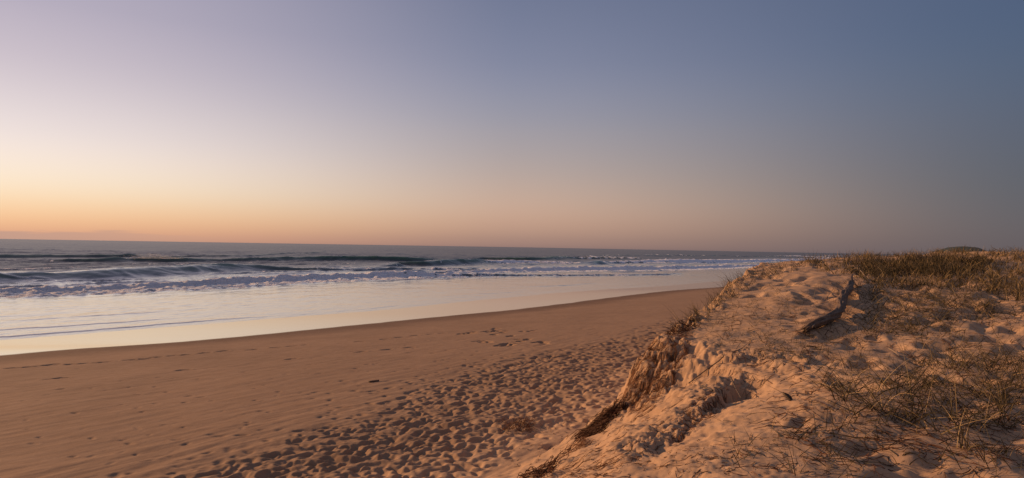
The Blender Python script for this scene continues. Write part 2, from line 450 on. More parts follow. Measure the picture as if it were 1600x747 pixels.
dl_seed = 8.0
def terrain(x, y, full=False):
    x, y = np.asarray(x, float), np.asarray(y, float)
    w = (x - lip_x(y)) * 0.80                        # distance landward of the wet lip
    u = toe_u(x, y)
    far = np.hypot(x, y)
    # beach
    span = np.maximum(w - u, 4.0)
    t = np.clip(w / span, 0, 1.2)
    zb = LIP_Z + (1.55 - LIP_Z) * (0.78 * t + 0.22 * t * t)
    zsea = np.where(w > -9.0, LIP_Z + w * 0.031, LIP_Z - 0.279 + (w + 9.0) * 0.020)
    zb = np.where(w > 0, zb, np.maximum(zsea, -4.0))
    dryness = sstep(2.0, 9.0, w)
    zb = zb + 0.035 * fbm(x * 0.25, y * 0.25, 3) * sstep(1, 6, w)
    # slight wind and swash ripples running along the shore
    al = x * 0.56 + y * 0.83; cr = x * 0.83 - y * 0.56
    zb = zb + (0.012 + 0.022 * sstep(-9, -4, u) * sstep(45, 25, far)) * fbm(al * 0.6, cr * 2.4, 3) * sstep(4, 14, w)
    # dune
    near = 1 - sstep(9.0, 12.9, y)
    warp = 0.20 * fbm(x * 0.7 + 3, y * 0.7, 3) + 0.15 * fbm(x * 2.6, y * 2.6, 3)
    uw = u + warp * (0.75 + 0.25 * near)
    width = 1.55 + 3.3 * near
    q = np.clip(uw / width, -0.3, 4)
    talus = sstep(-0.15, 1.05, q)
    scarp = 0.46 * np.clip(q / 0.62, 0, 1) + 0.54 * sstep(0.50, 0.98, q)
    F = near * talus + (1 - near) * (0.85 * scarp + 0.15 * talus)
    F = np.where(q < 0, np.where(near > 0, talus * near, 0), F)
    P = plateau_z(y)
    side = np.clip(u - width, 0, 40)
    P = P - 0.42 * np.exp(-side / 2.2) * sstep(7, 14, y)
    P = P + 0.20 * sstep(12, 18, x) * sstep(9, 17, y) * (1 - sstep(26, 34, y))
    P = P - 0.9 * sstep(14, 40, u) * sstep(26, 40, y)
    P = P + (0.15 * fbm(x * 0.22, y * 0.22 + 5, 3) + 0.10 * fbm(x * 0.75, y * 0.75, 3)) * sstep(0.6, 2.0, q) * (1 - 0.6 * near)
    zd = zb + (P - zb) * F
    # spur that stayed behind, its landward side broken off
    tl = (x - 1.2) * 0.505 + (y - 6.7) * 0.863
    dl = -(x - 1.2) * 0.863 + (y - 6.7) * 0.505 + 0.16 * fbm(tl * 1.6 + 3, dl_seed + x * 0.6, 3, 0.6) + 0.09 * fbm(tl * 6.0, x * 2.0, 3, 0.6)
    along = sstep(-0.6, 0.5, tl) * (1 - sstep(3.5, 4.3, tl))
    spur = (0.6 * sstep(-0.02, 0.13, dl) + 0.4 * sstep(0.12, 0.42, dl + 0.12 * perlin(x * 4, y * 4))) * np.exp(-np.clip(dl, 0, 9) / 0.95) * along
    zd = zd + (0.13 + 0.17 * sstep(0.5, 3.4, tl)) * spur - 0.05 * along * np.exp(-np.abs(np.minimum(dl, 0)) / 0.45) * (dl < 0) * sstep(0.0, -0.1, dl)
    hol = np.exp(-(((x - 3.1) / 0.33) ** 2 + ((y - 9.5) / 0.42) ** 2))
    zd = zd - 0.18 * hol
    # erosion flutes down the broken faces
    steep = (sstep(0.25, 0.6, q) * (1 - sstep(0.95, 1.25, q))) * (1 - 0.75 * near)
    zd = zd + steep * (0.07 * fbm(al * 2.3, cr * 0.7 + 4, 4, 0.65) + 0.11 * fbm(al * 5.5, cr * 2.5, 3, 0.65) + 0.05 * fbm(x * 13, y * 13, 2))
    zd = zd + 0.030 * np.clip(steep * 1.4, 0, 1) * np.sin((zd + 0.10 * fbm(x * 1.2, y * 1.2, 2)) * 2 * np.pi / 0.19)
    zd = zd - 0.06 * spur * np.abs(fbm(x * 5, y * 5, 3, 0.6))
    broken = np.clip(np.exp(-((dl - 0.1) / 0.30) ** 2) * along + 0.8 * np.exp(-(((x - 2.5 - 0.30 * (y - 11)) / 0.6) ** 2 + ((y - 11.4) / 1.3) ** 2) ** 1.5), 0, 1)
    zd = zd - 0.13 * broken * np.abs(fbm(x * 3.1 + 5, y * 3.1, 4, 0.6)) + 0.03 * broken * fbm(x * 9, y * 9, 3, 0.6)
    # small slumps on the plain slope
    zd = zd + 0.022 * sstep(0.05, 0.5, q) * fbm(x * 1.6, y * 1.6 + 3, 4) + 0.006 * sstep(0.0, 0.4, q) * fbm(x * 6, y * 6, 2)
    z = np.where(q > -0.15, np.maximum(zd, zb), zb)
    if full:
        dm = sstep(-3.0, -0.2, q) * 0
    z = z + dent(x, y) * (1 - 0.85 * steep) * (1 - 0.8 * spur)
    # film of trampled grit
    belt = np.exp(-((u + 2.7) / 2.2) ** 2) * sstep(7, 10, y)
    z = z + 0.030 * belt * fbm(x * 5.5, y * 5.5, 3) + 0.02 * sstep(0.9, 1.4, q) * fbm(x * 3.5, y * 3.5, 3) * (far < 60)
    if not full: return z
    wob = 0.35 * fbm(x * 0.3, y * 0.3, 3)
    wet = 1 - sstep(0.3, 7.0, w + 2 * wob)
    wet = np.maximum(wet * 0.95, 0.50 * (1 - sstep(-3.0, -0.3, u + 1.0 * wob)))
    film = 1 - sstep(-0.45, 0.10, w + 0.25 * wob + 0.22 * fbm(al * 0.35, cr * 0.35, 3))
    return z, wet, film, q

def azimuths(fine0, fine1, step):
    f = np.arange(fine0, fine1 + 1e-6, step)
    a = np.concatenate([np.linspace(fine1 - 360, fine0, 60, endpoint=False)[1:], f])
    return np.radians(a)

az = azimuths(-38.5, 38.5, 0.10)
rr = np.concatenate([np.linspace(0.3, 4.0, 14, endpoint=False), 4.0 * np.exp(np.arange(0, math.log(8.5 / 4.0), 0.0036)), 8.5 * np.exp(np.arange(0, math.log(38 / 8.5), 0.0024)), 38 * np.exp(np.arange(0, math.log(75 / 38), 0.0040)), np.geomspace(75.3, 260, 90), np.geomspace(270, 3000, 40)])
TX, TY = polar_sheet(az, rr)
TZ, TWET, TFILM, TQ = terrain(TX, TY, True)
nr, nc = TX.shape
co = np.stack([TX, TY, TZ], -1).reshape(-1, 3)
faces = grid_faces(nr, nc, True)
qv = TQ.reshape(-1)[faces].max(1)
zmax = co[:, 2][faces].max(1)
is_dune = qv > 0.0
T_ATTR = {'wet': TWET.reshape(-1), 'film': TFILM.reshape(-1)}
c_, f_, a_ = compact(co, faces, (~is_dune) & (zmax > -3.9), T_ATTR)
add('beach', mesh_from('beach', c_, f_, M_SAND, attrs=a_), kind='structure', label='wide flat brown sand beach with a trampled belt')
c_, f_, a_ = compact(co, faces, is_dune, T_ATTR)
# close the centre of the sheet under the viewer
add('dune', mesh_from('dune', c_, f_, M_SAND, attrs=a_), kind='structure', label='sandy dune with a crumbling seaward edge')
cx = np.vstack([[0, 0, float(terrain(0.0, 0.0))], co[:nc]])
cf = np.stack([np.zeros(nc, int), 1 + (np.arange(nc) + 1) % nc, 1 + np.arange(nc)], -1)
add('dune_footing', mesh_from('dune_footing', cx, cf[:, ::-1], M_SAND, attrs={'wet': np.zeros(nc + 1), 'film': np.zeros(nc + 1)}), kind='structure')

# ------------------------------------------------------------------ sea
PHI = math.radians(25)
def sea_sc(x, y):
    return x * math.sin(PHI) + y * math.cos(PHI), -x * math.cos(PHI) + y * math.sin(PHI)

# crest lines: (photo pixel of the crest, height in m, foam on the face); foam reach ahead / behind in m
WAVES = [
    dict(p=[(-160, 457, .38, 1), (0, 452, .42, 1), (120, 448, .42, 1), (240, 443, .45, 1), (400, 434, .65, 1), (480, 431, .6, 1), (580, 427, .7, 1), (650, 425, .8, 1), (685, 427, .5, .6), (760, 429, .25, .5), (900, 429, .2, .4), (1050, 428, .2, .4)], ahead=7.5, behind=7, lf=0.9, lb=5),
    dict(p=[(-160, 430, 1.1, 0), (0, 425, 1.15, 0), (130, 424, 1.0, 0), (250, 418, 1.2, .05), (330, 415, 1.1, 0), (400, 414, 1.0, .1), (450, 417, .7, .1), (520, 420, .45, .3), (600, 418, .5, .3), (680, 419, .4, .5), (760, 420, .3, .5)], ahead=3, behind=6, lf=1.7, lb=8),
    dict(p=[(60, 407, .3, 0), (150, 405, .5, 0), (190, 402, 1.3, 0), (230, 401, 1.6, .1), (280, 402, 1.3, .1), (320, 405, .7, 0), (400, 404, .9, 0), (480, 402, 1.1, 0), (560, 401, 1.4, 0), (640, 402, 1.4, 0), (690, 405, .6, .2), (760, 405, .4, .3)], ahead=3, behind=5, lf=1.8, lb=9),
    dict(p=[(-160, 399, .9, 0), (0, 398, .9, 0), (100, 398, .9, 0), (200, 399, .9, 0), (260, 399, .4, 0), (340, 399, .7, 0), (420, 397, .5, 0), (520, 393, .5, 0)], ahead=2, behind=4, lf=2.0, lb=9),
    dict(p=[(600, 412, .3, .2), (630, 411, .8, .3), (660, 408, 1.2, .1), (740, 406, 1.3, .1), (765, 408, .8, .9), (800, 407, .9, 1), (850, 408, .5, .8), (900, 410, .4, .7)], ahead=5, behind=7, lf=1.5, lb=7),
    dict(p=[(740, 403, .5, 0), (800, 402, 1.1, .1), (850, 402, 1.2, .1), (890, 400, 1.4, .5), (915, 399, 1.4, 1), (970, 402, .8, 1), (1010, 404, .4, .6)], ahead=5, behind=6, lf=1.8, lb=8),
    dict(p=[(900, 409, .4, .2), (930, 407, 1.3, .05), (950, 407, 1.4, .3), (965, 407, 1.3, 1), (1010, 407, 1.2, 1), (1100, 407, 1.2, 1), (1200, 405, 1.0, 1), (1300, 403, .9, 1)], ahead=7, behind=6, lf=1.5, lb=7),
    dict(p=[(680, 426, .2, .6), (760, 421, .5, .8), (820, 418, .8, 1), (900, 417, .8, 1), (1000, 417, .8, 1), (1100, 415, .7, 1), (1250, 410, .6, 1)], ahead=9, behind=7, lf=0.9, lb=5),
    dict(p=[(940, 398, .8, .6), (965, 397, .9, .7), (1000, 399, .5, .0), (1100, 400, .7, 0), (1200, 400, .9, .4), (1245, 400, .9, .9), (1320, 400, .9, .9)], ahead=3, behind=4, lf=2, lb=8),
]
for wv in WAVES:
    P = np.array(wv['p'], float)
    wx, wy = at(P[:, 0], P[:, 1], P[:, 2] * 0.9)
    s, c = sea_sc(wx, wy)
    o = np.argsort(s); s, c, P = s[o], c[o], P[o]
    ss = np.linspace(s[0], s[-1], 200)
    k = np.hanning(25); k /= k.sum()
    def sm(v):
        g = np.interp(ss, s, v); gp = np.pad(g, 12, mode='edge'); return np.convolve(gp, k, 'valid')
    wv['s'], wv['c'], wv['A'], wv['f'] = ss, sm(c), sm(P[:, 2]), sm(P[:, 3])

def sea_surface(x, y):
    s, c = sea_sc(x, y)
    r = np.hypot(x, y)
    w = (x - lip_x(y)) * 0.80
    off = np.clip(-w, 0, None)                         # distance seaward of the lip
    grow = sstep(26, 60, off)
    z = np.zeros_like(x); foam = np.zeros_like(x); crest = np.zeros_like(x)
    wig = 1.6 * fbm(s * 0.06, c * 0.05, 3) + 0.5 * fbm(s * 0.3, c * 0.3, 2)
    amod = 1 + 0.35 * fbm(s * 0.09 + 40, c * 0.02, 3)
    for wv in WAVES:
        A = np.interp(s, wv['s'], wv['A']); f = np.interp(s, wv['s'], wv['f'])
        e = sstep(wv['s'][0] - 12, wv['s'][0] + 4, s) * (1 - sstep(wv['s'][-1] - 4, wv['s'][-1] + 25, s))
        A = A * e * amod; f = f * e
        dc = c - np.interp(s, wv['s'], wv['c']) + wig * 0.7
        Lf, Lb = wv['lf'] * np.maximum(A, .3) * 1.3, wv['lb'] * np.maximum(A, .4)
        prof = np.where(dc < 0, np.exp(-(np.abs(dc) / Lf) ** 1.7), np.exp(-(np.abs(dc) / Lb) ** 1.4))
        tr = -0.22 * np.exp(-((dc + 3.2 * Lf) / (1.6 * Lf)) ** 2)
        z = np.maximum(z, A * prof) + A * tr * (1 - f)
        crest = np.maximum(crest, np.clip(prof * A / 1.3, 0, 1) * (dc < 1.5))
        fz = f * np.where(dc < 0, (1 - 0.35 * sstep(0.5, 3.5, -dc)) * (1 - sstep(wv['ahead'] * 0.8, wv['ahead'], -dc)), np.exp(-np.clip(dc, 0, 99) / wv['behind']))
        foam = np.maximum(foam, fz)
    # open-sea swell and chop
    sw = 0.28 * np.sin(c * 0.145 + 1.5 * fbm(s * 0.01, c * 0.01, 2)) * sstep(150, 320, r) * (1 - sstep(1500, 4000, r))
    ch = (0.10 * fbm(s * 0.18, c * 0.34, 3) + 0.05 * fbm(s * 0.7, c * 1.3, 3)) * (0.25 + grow) * (1 - sstep(900, 3000, r))
    chop2 = 0.22 * fbm(s * 0.045, c * 0.11, 3) * grow * (1 - sstep(900, 3000, r))
    rd = 1 - np.abs(fbm(s * 0.035 + 11, c * 0.14 + 0.6 * perlin(s * 0.05, c * 0.05), 3)) * 3.2
    ridge = 0.24 * np.clip(rd, 0, 1) ** 3 * sstep(34, 55, off) * (1 - sstep(500, 900, r)) * sstep(-0.25, 0.25, perlin(s * 0.03, c * 0.06))
    z = z + ridge
    # thin sheets of backwash on the flat
    sheet = 0.006 * fbm(s * 0.5, c * 1.7, 3) + 0.018 * fbm(s * 0.05, c * 0.12, 2)
    for o0, amp, k0 in ((7.5, 0.9, 3.0), (10.5, 1.0, 21.0), (14.0, 0.8, 55.0), (19.0, 1.2, 90.0)):
        dd = off - o0 - 1.8 * fbm(s * 0.05 + k0, c * 0.02, 3) - 0.35 * fbm(s * 0.5 + k0, c * 0.2, 2)
        fade = sstep(-0.15, 0.35, fbm(s * 0.025 + k0 * 2, c * 0.0 + k0, 3))
        z = z + 0.035 * amp * fade * np.where(dd < 0, np.exp(-(dd / 0.10) ** 2), np.exp(-dd / 0.9))
    z = z + sw + (ch * sstep(8, 22, off) + chop2 * sstep(24, 40, off)) + sheet * (1 - grow)
    lump = fbm(s * 0.55, c * 0.8, 4, 0.7)
    z = z + 0.36 * np.clip(foam, 0, 1) ** 1.2 * lump * sstep(10, 24, off)
    # loose lace of old foam between the breakers
    old = 0.36 * ridge / 0.24 * (1 - sstep(180, 320, r)) + 0.30 * sstep(0.05, 0.5, fbm(s * 0.035, c * 0.10, 3)) * grow * (1 - sstep(150, 230, r))
    foam = np.maximum(foam * sstep(12, 22, off) * (0.92 + 0.25 * fbm(s * 0.12, c * 0.3, 3)), old * 0.8)
    shallow = 1 - sstep(18, 40, off)
    level = -0.005 - 0.0025 * 0
    opn = sstep(24, 130, off)
    return z + level, foam, shallow, crest, opn

saz = azimuths(-38.5, 30.0, 0.16)
srr = np.concatenate([[18, 22, 25], 27.0 * np.exp(np.arange(0, math.log(420 / 27.0), 0.0037)), np.geomspace(422, 1500, 110), np.geomspace(1530, 60000, 60)])
SX, SY = polar_sheet(saz, srr)
SZ, SF, SSH, SCR, SOP = sea_surface(SX, SY)
sco = np.stack([SX, SY, SZ], -1).reshape(-1, 3)
sfa = grid_faces(*SX.shape, True)
wv_ = ((SX - lip_x(SY)) * 0.8).reshape(-1)
keep = wv_[sfa].min(1) < 1.5
c_, f_, a_ = compact(sco, sfa, keep, {'foam': SF.reshape(-1), 'shallow': SSH.reshape(-1), 'crest': SCR.reshape(-1), 'open': SOP.reshape(-1)})
add('sea', mesh_from('sea', c_, f_, M_SEA, attrs=a_), kind='structure', label='dark ocean with lines of breaking surf')

# ------------------------------------------------------------------ headland far down the coast
def headland():
    cx, cy = ray(1497, 388)[0] * 2600, 2600.0
    n = 40
    gx, gy = np.meshgrid(np.linspace(-1, 1, n), np.linspace(-1, 1, n))
    d = np.clip(1 - gx ** 2 - gy ** 2, 0, 1)
    h = (d ** 0.8) * (34 + 6 * fbm(gx * 1.7 + 2, gy * 1.7, 4) + 5 * gx) - 2.0 + 1.6 * fbm(gx * 9, gy * 9, 2) * d
    x, y = cx + gx * 78 + 6, cy + gy * 160
    t = NT('headland_bush')
    nn = t.noise(0.06, 5, 0.6)
    t.link(t.mix(t.rng(nn, 0.35, 0.65), (0.016, 0.030, 0.032), (0.030, 0.044, 0.041)), t.bsdf.inputs['Base Color'])
    t.bsdf.inputs['Roughness'].default_value = 0.95
    add('headland_hill', mesh_from('headland_hill', np.stack([x, y, h], -1).reshape(-1, 3), grid_faces(n, n), t.m), kind='structure', label='dark wooded headland peeping over the dune crest')
headland()

# ------------------------------------------------------------------ looking up the ground
def ground(x, y):
    r, a = np.hypot(x, y), np.arctan2(x, y)
    i = np.clip(np.interp(r, rr, np.arange(len(rr))), 0, len(rr) - 1.001); j = np.clip(np.interp(a, az, np.arange(len(az))), 0, len(az) - 1.001)
    i0, j0 = i.astype(int), j.astype(int); fi, fj = i - i0, j - j0
    return (TZ[i0, j0] * (1 - fj) + TZ[i0, j0 + 1] * fj) * (1 - fi) + (TZ[i0 + 1, j0] * (1 - fj) + TZ[i0 + 1, j0 + 1] * fj) * fi

def hit(px, py):
    """where the sight line of each photo pixel first meets the ground"""
    d = ray(np.atleast_1d(np.asarray(px, float)), np.atleast_1d(np.asarray(py, float)))
    hl = np.hypot(d[:, 0], d[:, 1]); a = np.arctan2(d[:, 0], d[:, 1])
    j = np.clip(np.round(np.interp(a, az, np.arange(len(az)))).astype(int), 0, len(az) - 1)
    rows = np.where((rr > 2.0) & (rr < 80))[0]
    R = rr[rows]
    below = TZ[np.ix_(rows, j)] >= (CAM_Z + d[:, 2] / hl * R[:, None])
    k = np.where(below.any(0), below.argmax(0), len(rows) - 1)
    r = R[k]
    x, y = r * np.sin(a), r * np.cos(a)
    return np.stack([x, y, ground(x, y)], -1), below.any(0)

def in_poly(poly, n, rng):
    P = np.array(poly, float); lo, hi = P.min(0), P.max(0)
    out = []
    while sum(len(o) for o in out) < n:
        q = rng.uniform(lo, hi, (n * 3, 2)); ins = np.zeros(len(q), bool)
        for (x1, y1), (x2, y2) in zip(P, np.roll(P, -1, 0)):
            c = ((y1 > q[:, 1]) != (y2 > q[:, 1])) & (q[:, 0] < (x2 - x1) * (q[:, 1] - y1) / (y2 - y1 + 1e-9) + x1)
            ins ^= c
        out.append(q[ins])
    return np.concatenate(out)[:n]

# ------------------------------------------------------------------ blades and strands
def ribbons(paths, width, tone, rng):
    """paths (n,k,3): tapering flat blades"""
    n, k, _ = paths.shape
    d = np.gradient(paths, axis=1); d /= np.linalg.norm(d, axis=2, keepdims=True) + 1e-9
    a = rng.uniform(0, 2 * np.pi, n)
    side = np.cross(d, np.stack([np.cos(a), np.sin(a), 0.4 * rng.normal(size=n)], -1)[:, None, :])
    side /= np.linalg.norm(side, axis=2, keepdims=True) + 1e-9
    t = np.linspace(0, 1, k)
    wd = width[:, None] * np.clip(1.0 - t ** 1.6, 0.12, 1)[None] * 0.5
    L, R = paths - side * wd[..., None], paths + side * wd[..., None]
    co = np.stack([L, R], 2).reshape(-1, 3)
    base = (np.arange(n) * 2 * k)[:, None] + (np.arange(k - 1) * 2)[None]
    f = np.stack([base, base + 1, base + 3, base + 2], -1).reshape(-1, 4)
    tn = np.clip(tone[:, None] + (t[None] - 0.4) * 0.18, 0, 1)
    return co, f, np.repeat(tn[..., None], 2, 2).reshape(-1)

def tubes(paths, rad, tone):
    """paths (n,k,3), rad (n,k): three-sided strands"""
    n, k, _ = paths.shape
    d = np.gradient(paths, axis=1); d /= np.linalg.norm(d, axis=2, keepdims=True) + 1e-9
    up = np.where(np.abs(d[..., 2:3]) > 0.8, np.array([1.0, 0, 0]), np.array([0, 0, 1.0]))
    s1 = np.cross(d, up); s1 /= np.linalg.norm(s1, axis=2, keepdims=True) + 1e-9
    s2 = np.cross(d, s1)
    ring = [paths + rad[..., None] * (s1 * math.cos(q) + s2 * math.sin(q)) for q in (0, 2.094, 4.189)]
    co = np.stack(ring, 2).reshape(-1, 3)
    base = (np.arange(n) * 3 * k)[:, None] + (np.arange(k - 1) * 3)[None]
    f = np.concatenate([np.stack([base + i, base + (i + 1) % 3, base + 3 + (i + 1) % 3, base + 3 + i], -1).reshape(-1, 4) for i in range(3)])
    return co, f, np.repeat(np.repeat(tone[:, None], k, 1)[..., None], 3, 2).reshape(-1)

def blade_paths(base, az_, tilt0, tilt1, length, k=6, sink=0.02, clear=0.008):
    n = len(base); t = np.linspace(0, 1, k)
    th = tilt0[:, None] + (tilt1 - tilt0)[:, None] * t[None] ** 1.2
    st = (length / (k - 1))[:, None]
    h = np.concatenate([np.zeros((n, 1)), np.cumsum(np.sin(th[:, :-1]) * st, 1)], 1)
    v = np.concatenate([np.zeros((n, 1)), np.cumsum(np.cos(th[:, :-1]) * st, 1)], 1)
    p = np.stack([base[:, 0:1] + h * np.sin(az_)[:, None], base[:, 1:2] + h * np.cos(az_)[:, None], base[:, 2:3] + v - sink], -1)
    g = ground(p[..., 0].ravel(), p[..., 1].ravel()).reshape(n, k)
    p[:, 1:, 2] = np.maximum(p[:, 1:, 2], g[:, 1:] + clear)
    return p

def clumps(centres, per, spread, rng, length=(0.2, 0.4), tilt=(0.15, 0.7), bend=(0.5, 1.3), lean=None, width=(0.005, 0.009), tone=(0.15, 0.6), pale=0.12):
    m = rng.integers(per[0], per[1] + 1, len(centres))
    idx = np.repeat(np.arange(len(centres)), m); n = len(idx)
    b = centres[idx].copy(); b[:, :2] += rng.normal(0, spread, (n, 2)); b[:, 2] = ground(b[:, 0], b[:, 1])
    a = rng.uniform(0, 2 * np.pi, n)
    if lean is not None: a = np.where(rng.random(n) < 0.55, lean + rng.normal(0, 0.6, n), a)
    sc = rng.uniform(0.7, 1.2, len(centres))[idx]
    ln = rng.uniform(*length, n) * sc
    t0 = rng.uniform(*tilt, n); p = blade_paths(b, a, t0, t0 + rng.uniform(*bend, n), ln)
    tn = rng.uniform(*tone, len(centres))[idx] + rng.normal(0, 0.10, n)
    tn = np.where(rng.random(n) < pale, rng.uniform(0.75, 1.0, n), tn)
    return ribbons(p, rng.uniform(*width, n), np.clip(tn, 0, 1), rng)

def join(parts):
    co, fa, tn, off = [], [], [], 0
    for c, f, t in parts:
        co.append(c); fa.append(f + off); tn.append(t); off += len(c)
    return np.concatenate(co), np.concatenate(fa), np.concatenate(tn)

G = np.random.default_rng(23)
grass = []
def sow(poly, n, **kw):
    q = in_poly(poly, n, G); p, ok = hit(q[:, 0], q[:, 1])
    ok &= toe_u(p[:, 0], p[:, 1]) > 0.5
    grass.append(clumps(p[ok], rng=G, **kw))

CREST = [(1240, 409), (1262, 401), (1290, 396), (1330, 393), (1400, 392), (1500, 391), (1610, 388), (1610, 470), (1560, 462), (1450, 448), (1380, 452), (1345, 440), (1300, 426)]
sow(CREST, 760, per=(5, 12), spread=0.09, length=(0.10, 0.34), tilt=(0.05, 0.9), bend=(0.1, 1.2), width=(0.010, 0.019), tone=(0.2, 0.85), pale=0.2)
sow([(1330, 410), (1430, 404), (1540, 406), (1530, 430), (1440, 434), (1345, 432)], 330, per=(8, 16), spread=0.12, length=(0.18, 0.34), tilt=(0.1, 0.8), bend=(0.2, 0.9), width=(0.008, 0.014), tone=(0.0, 0.3), pale=0.03)  # dark blade tones paint in the shade of the hollow at the crest
sow([(1345, 450), (1450, 446), (1610, 468), (1610, 500), (1510, 505), (1420, 522), (1350, 520)], 300, per=(4, 10), spread=0.10, length=(0.18, 0.38), tilt=(0.3, 1.3), bend=(0.3, 0.9), width=(0.006, 0.011), tone=(0.1, 0.6), pale=0.10)
sow([(1045, 508), (1080, 488), (1110, 463), (1150, 436), (1200, 420), (1260, 402), (1285, 410), (1230, 432), (1180, 448), (1130, 475), (1090, 510)], 200, per=(2, 7), spread=0.07, length=(0.18, 0.46), tilt=(0.1, 0.9), bend=(0.1, 0.9), lean=-1.2, width=(0.005, 0.010), tone=(0.0, 0.5), pale=0.12)
sow([(1095, 480), (1180, 445), (1330, 440), (1350, 520), (1330, 590), (1180, 560), (1110, 540)], 380, per=(2, 7), spread=0.09, length=(0.10, 0.30), tilt=(0.3, 1.4), bend=(0.1, 0.8), width=(0.004, 0.008), tone=(0.05, 0.6), pale=0.15)
sow([(1340, 520), (1600, 500), (1600, 570), (1420, 580), (1330, 590)], 90, per=(3, 9), spread=0.08, length=(0.15, 0.34), tilt=(0.2, 1.3), bend=(0.1, 0.9), width=(0.004, 0.008), tone=(0.05, 0.6), pale=0.15)
PATCH = [(1300, 605), (1400, 575), (1610, 560), (1610, 668), (1500, 690), (1400, 668), (1310, 650)]
sow(PATCH, 100, per=(6, 13), spread=0.08, length=(0.28, 0.62), tilt=(0.35, 1.3), bend=(0.1, 0.8), width=(0.005, 0.010), tone=(0.0, 0.55), pale=0.14)
sow([(1500, 560), (1610, 545), (1610, 640), (1540, 650)], 26, per=(8, 16), spread=0.07, length=(0.25, 0.52), tilt=(0.2, 1.2), bend=(0.1, 0.8), width=(0.004, 0.008), tone=(0.05, 0.6), pale=0.16)
sow([(1150, 690), (1300, 655), (1500, 690), (1610, 670), (1610, 760), (1130, 760)], 55, per=(3, 9), spread=0.08, length=(0.15, 0.42), tilt=(0.4, 1.5), bend=(0.0, 0.6), width=(0.004, 0.009), tone=(0.0, 0.4), pale=0.06)
sow([(1180, 560), (1330, 590), (1300, 660), (1150, 700), (1120, 640)], 60, per=(1, 4), spread=0.08, length=(0.10, 0.30), tilt=(0.9, 1.55), bend=(0.0, 0.4), width=(0.003, 0.006), tone=(0.02, 0.5), pale=0.1)
# the far side of the crest and the ground behind the viewer's shoulder
bx = G.uniform(8, 42, 1500); by = G.uniform(22, 48, 1500)
okb = toe_u(bx, by) > 3.0
cb = np.stack([bx, by, ground(bx, by)], -1)[okb]
grass.append(clumps(cb, (6, 12), 0.14, G, length=(0.18, 0.36), tilt=(0.05, 0.7), bend=(0.2, 1.0), width=(0.008, 0.014), tone=(0.15, 0.7)))
rx = G.uniform(4, 14, 150); ry = G.uniform(2, 14, 150); okr = (rx > ry * 0.72)
cb = np.stack([rx, ry, ground(rx, ry)], -1)[okr]
grass.append(clumps(cb, (5, 12), 0.10, G, length=(0.2, 0.45), tilt=(0.3, 1.3), bend=(0.1, 0.8), width=(0.004, 0.008), tone=(0.05, 0.6)))
gc, gf, gt = join(grass)
add('dune_grass', mesh_from('dune_grass', gc, gf, M_GRASS, smooth=False, attrs={'tone': gt}), kind='stuff', label='olive and straw coloured beach grass over the dune top', category='grass')

# single tufts that stand out
TUFTS = [
    ((1320, 628), 9, (0.22, 0.42), (0.05, 0.5), (0.1, 0.5), (0.02, 0.2), 0.0, -0.9, 'dark upright grass tuft standing alone left of the foreground grass patch'),
    ((1421, 627), 12, (0.22, 0.44), (0.05, 0.7), (0.1, 1.4), (0.0, 0.25), 0.0, None, 'dark looping grass tuft in the middle of the foreground patch'),
    ((1562, 644), 18, (0.30, 0.55), (0.05, 0.8), (0.0, 0.5), (0.5, 0.95), 0.35, -0.5, 'tall straw coloured grass tuft in the foreground near the right edge'),
    ((1505, 703), 16, (0.20, 0.40), (0.05, 1.0), (0.0, 0.6), (0.1, 0.6), 0.2, None, 'spiky grass tuft with pale tips below the straw coloured tuft'),
    ((1243, 742), 10, (0.20, 0.42), (0.2, 1.0), (0.3, 1.0), (0.0, 0.25), 0.0, 0.3, 'bent dark grass tuft at the bottom edge of the photo'),
    ((1108, 470), 16, (0.25, 0.48), (0.1, 0.9), (0.1, 0.6), (0.0, 0.4), 0.08, -1.2, 'wiry grass tuft on the dune edge, second above the hanging roots'),
    ((1072, 490), 16, (0.25, 0.50), (0.3, 1.1), (0.0, 0.6), (0.0, 0.3), 0.05, -1.4, 'wiry dark grass tuft on the dune edge just above the hanging roots'),
    ((1046, 516), 14, (0.18, 0.36), (0.3, 1.2), (0.1, 0.7), (0.0, 0.35), 0.05, -1.4, 'small dark grass tuft hanging over the top of the rooty scarp'),
    ((1153, 438), 16, (0.25, 0.50), (0.05, 0.8), (0.1, 0.7), (0.05, 0.5), 0.10, -0.9, 'spiky grass tuft on the skyline of the dune edge against the wet sand'),
    ((1342, 450), 26, (0.20, 0.42), (0.05, 1.0), (0.1, 0.7), (0.0, 0.3), 0.06, None, 'dark grass tuft behind the upper end of the driftwood log'),
    ((1590, 470), 22, (0.25, 0.50), (0.05, 0.9), (0.1, 0.7), (0.3, 0.8), 0.3, None, 'pale leaning grass tuft by the right edge below the crest'),
]
for (px, py), n, ln, tl, bd, tn, pale, lean, label in TUFTS:
    p, _ = hit(px, py); p = p[0]
    while toe_u(p[0], p[1]) < 0.8 and px < 1400:      # keep edge tufts rooted on the dune
        px += 4; p = hit(px, py)[0][0]
    c, f, t = clumps(p[None], (n, n), 0.035, G, length=ln, tilt=tl, bend=bd, tone=tn, pale=pale, lean=lean, width=(0.006, 0.011))
    add('grass_tuft', mesh_from('grass_tuft', c - p, f, M_GRASS, smooth=False, attrs={'tone': t}), loc=p, label=label, category='grass tuft', group='grass tufts on the dune')

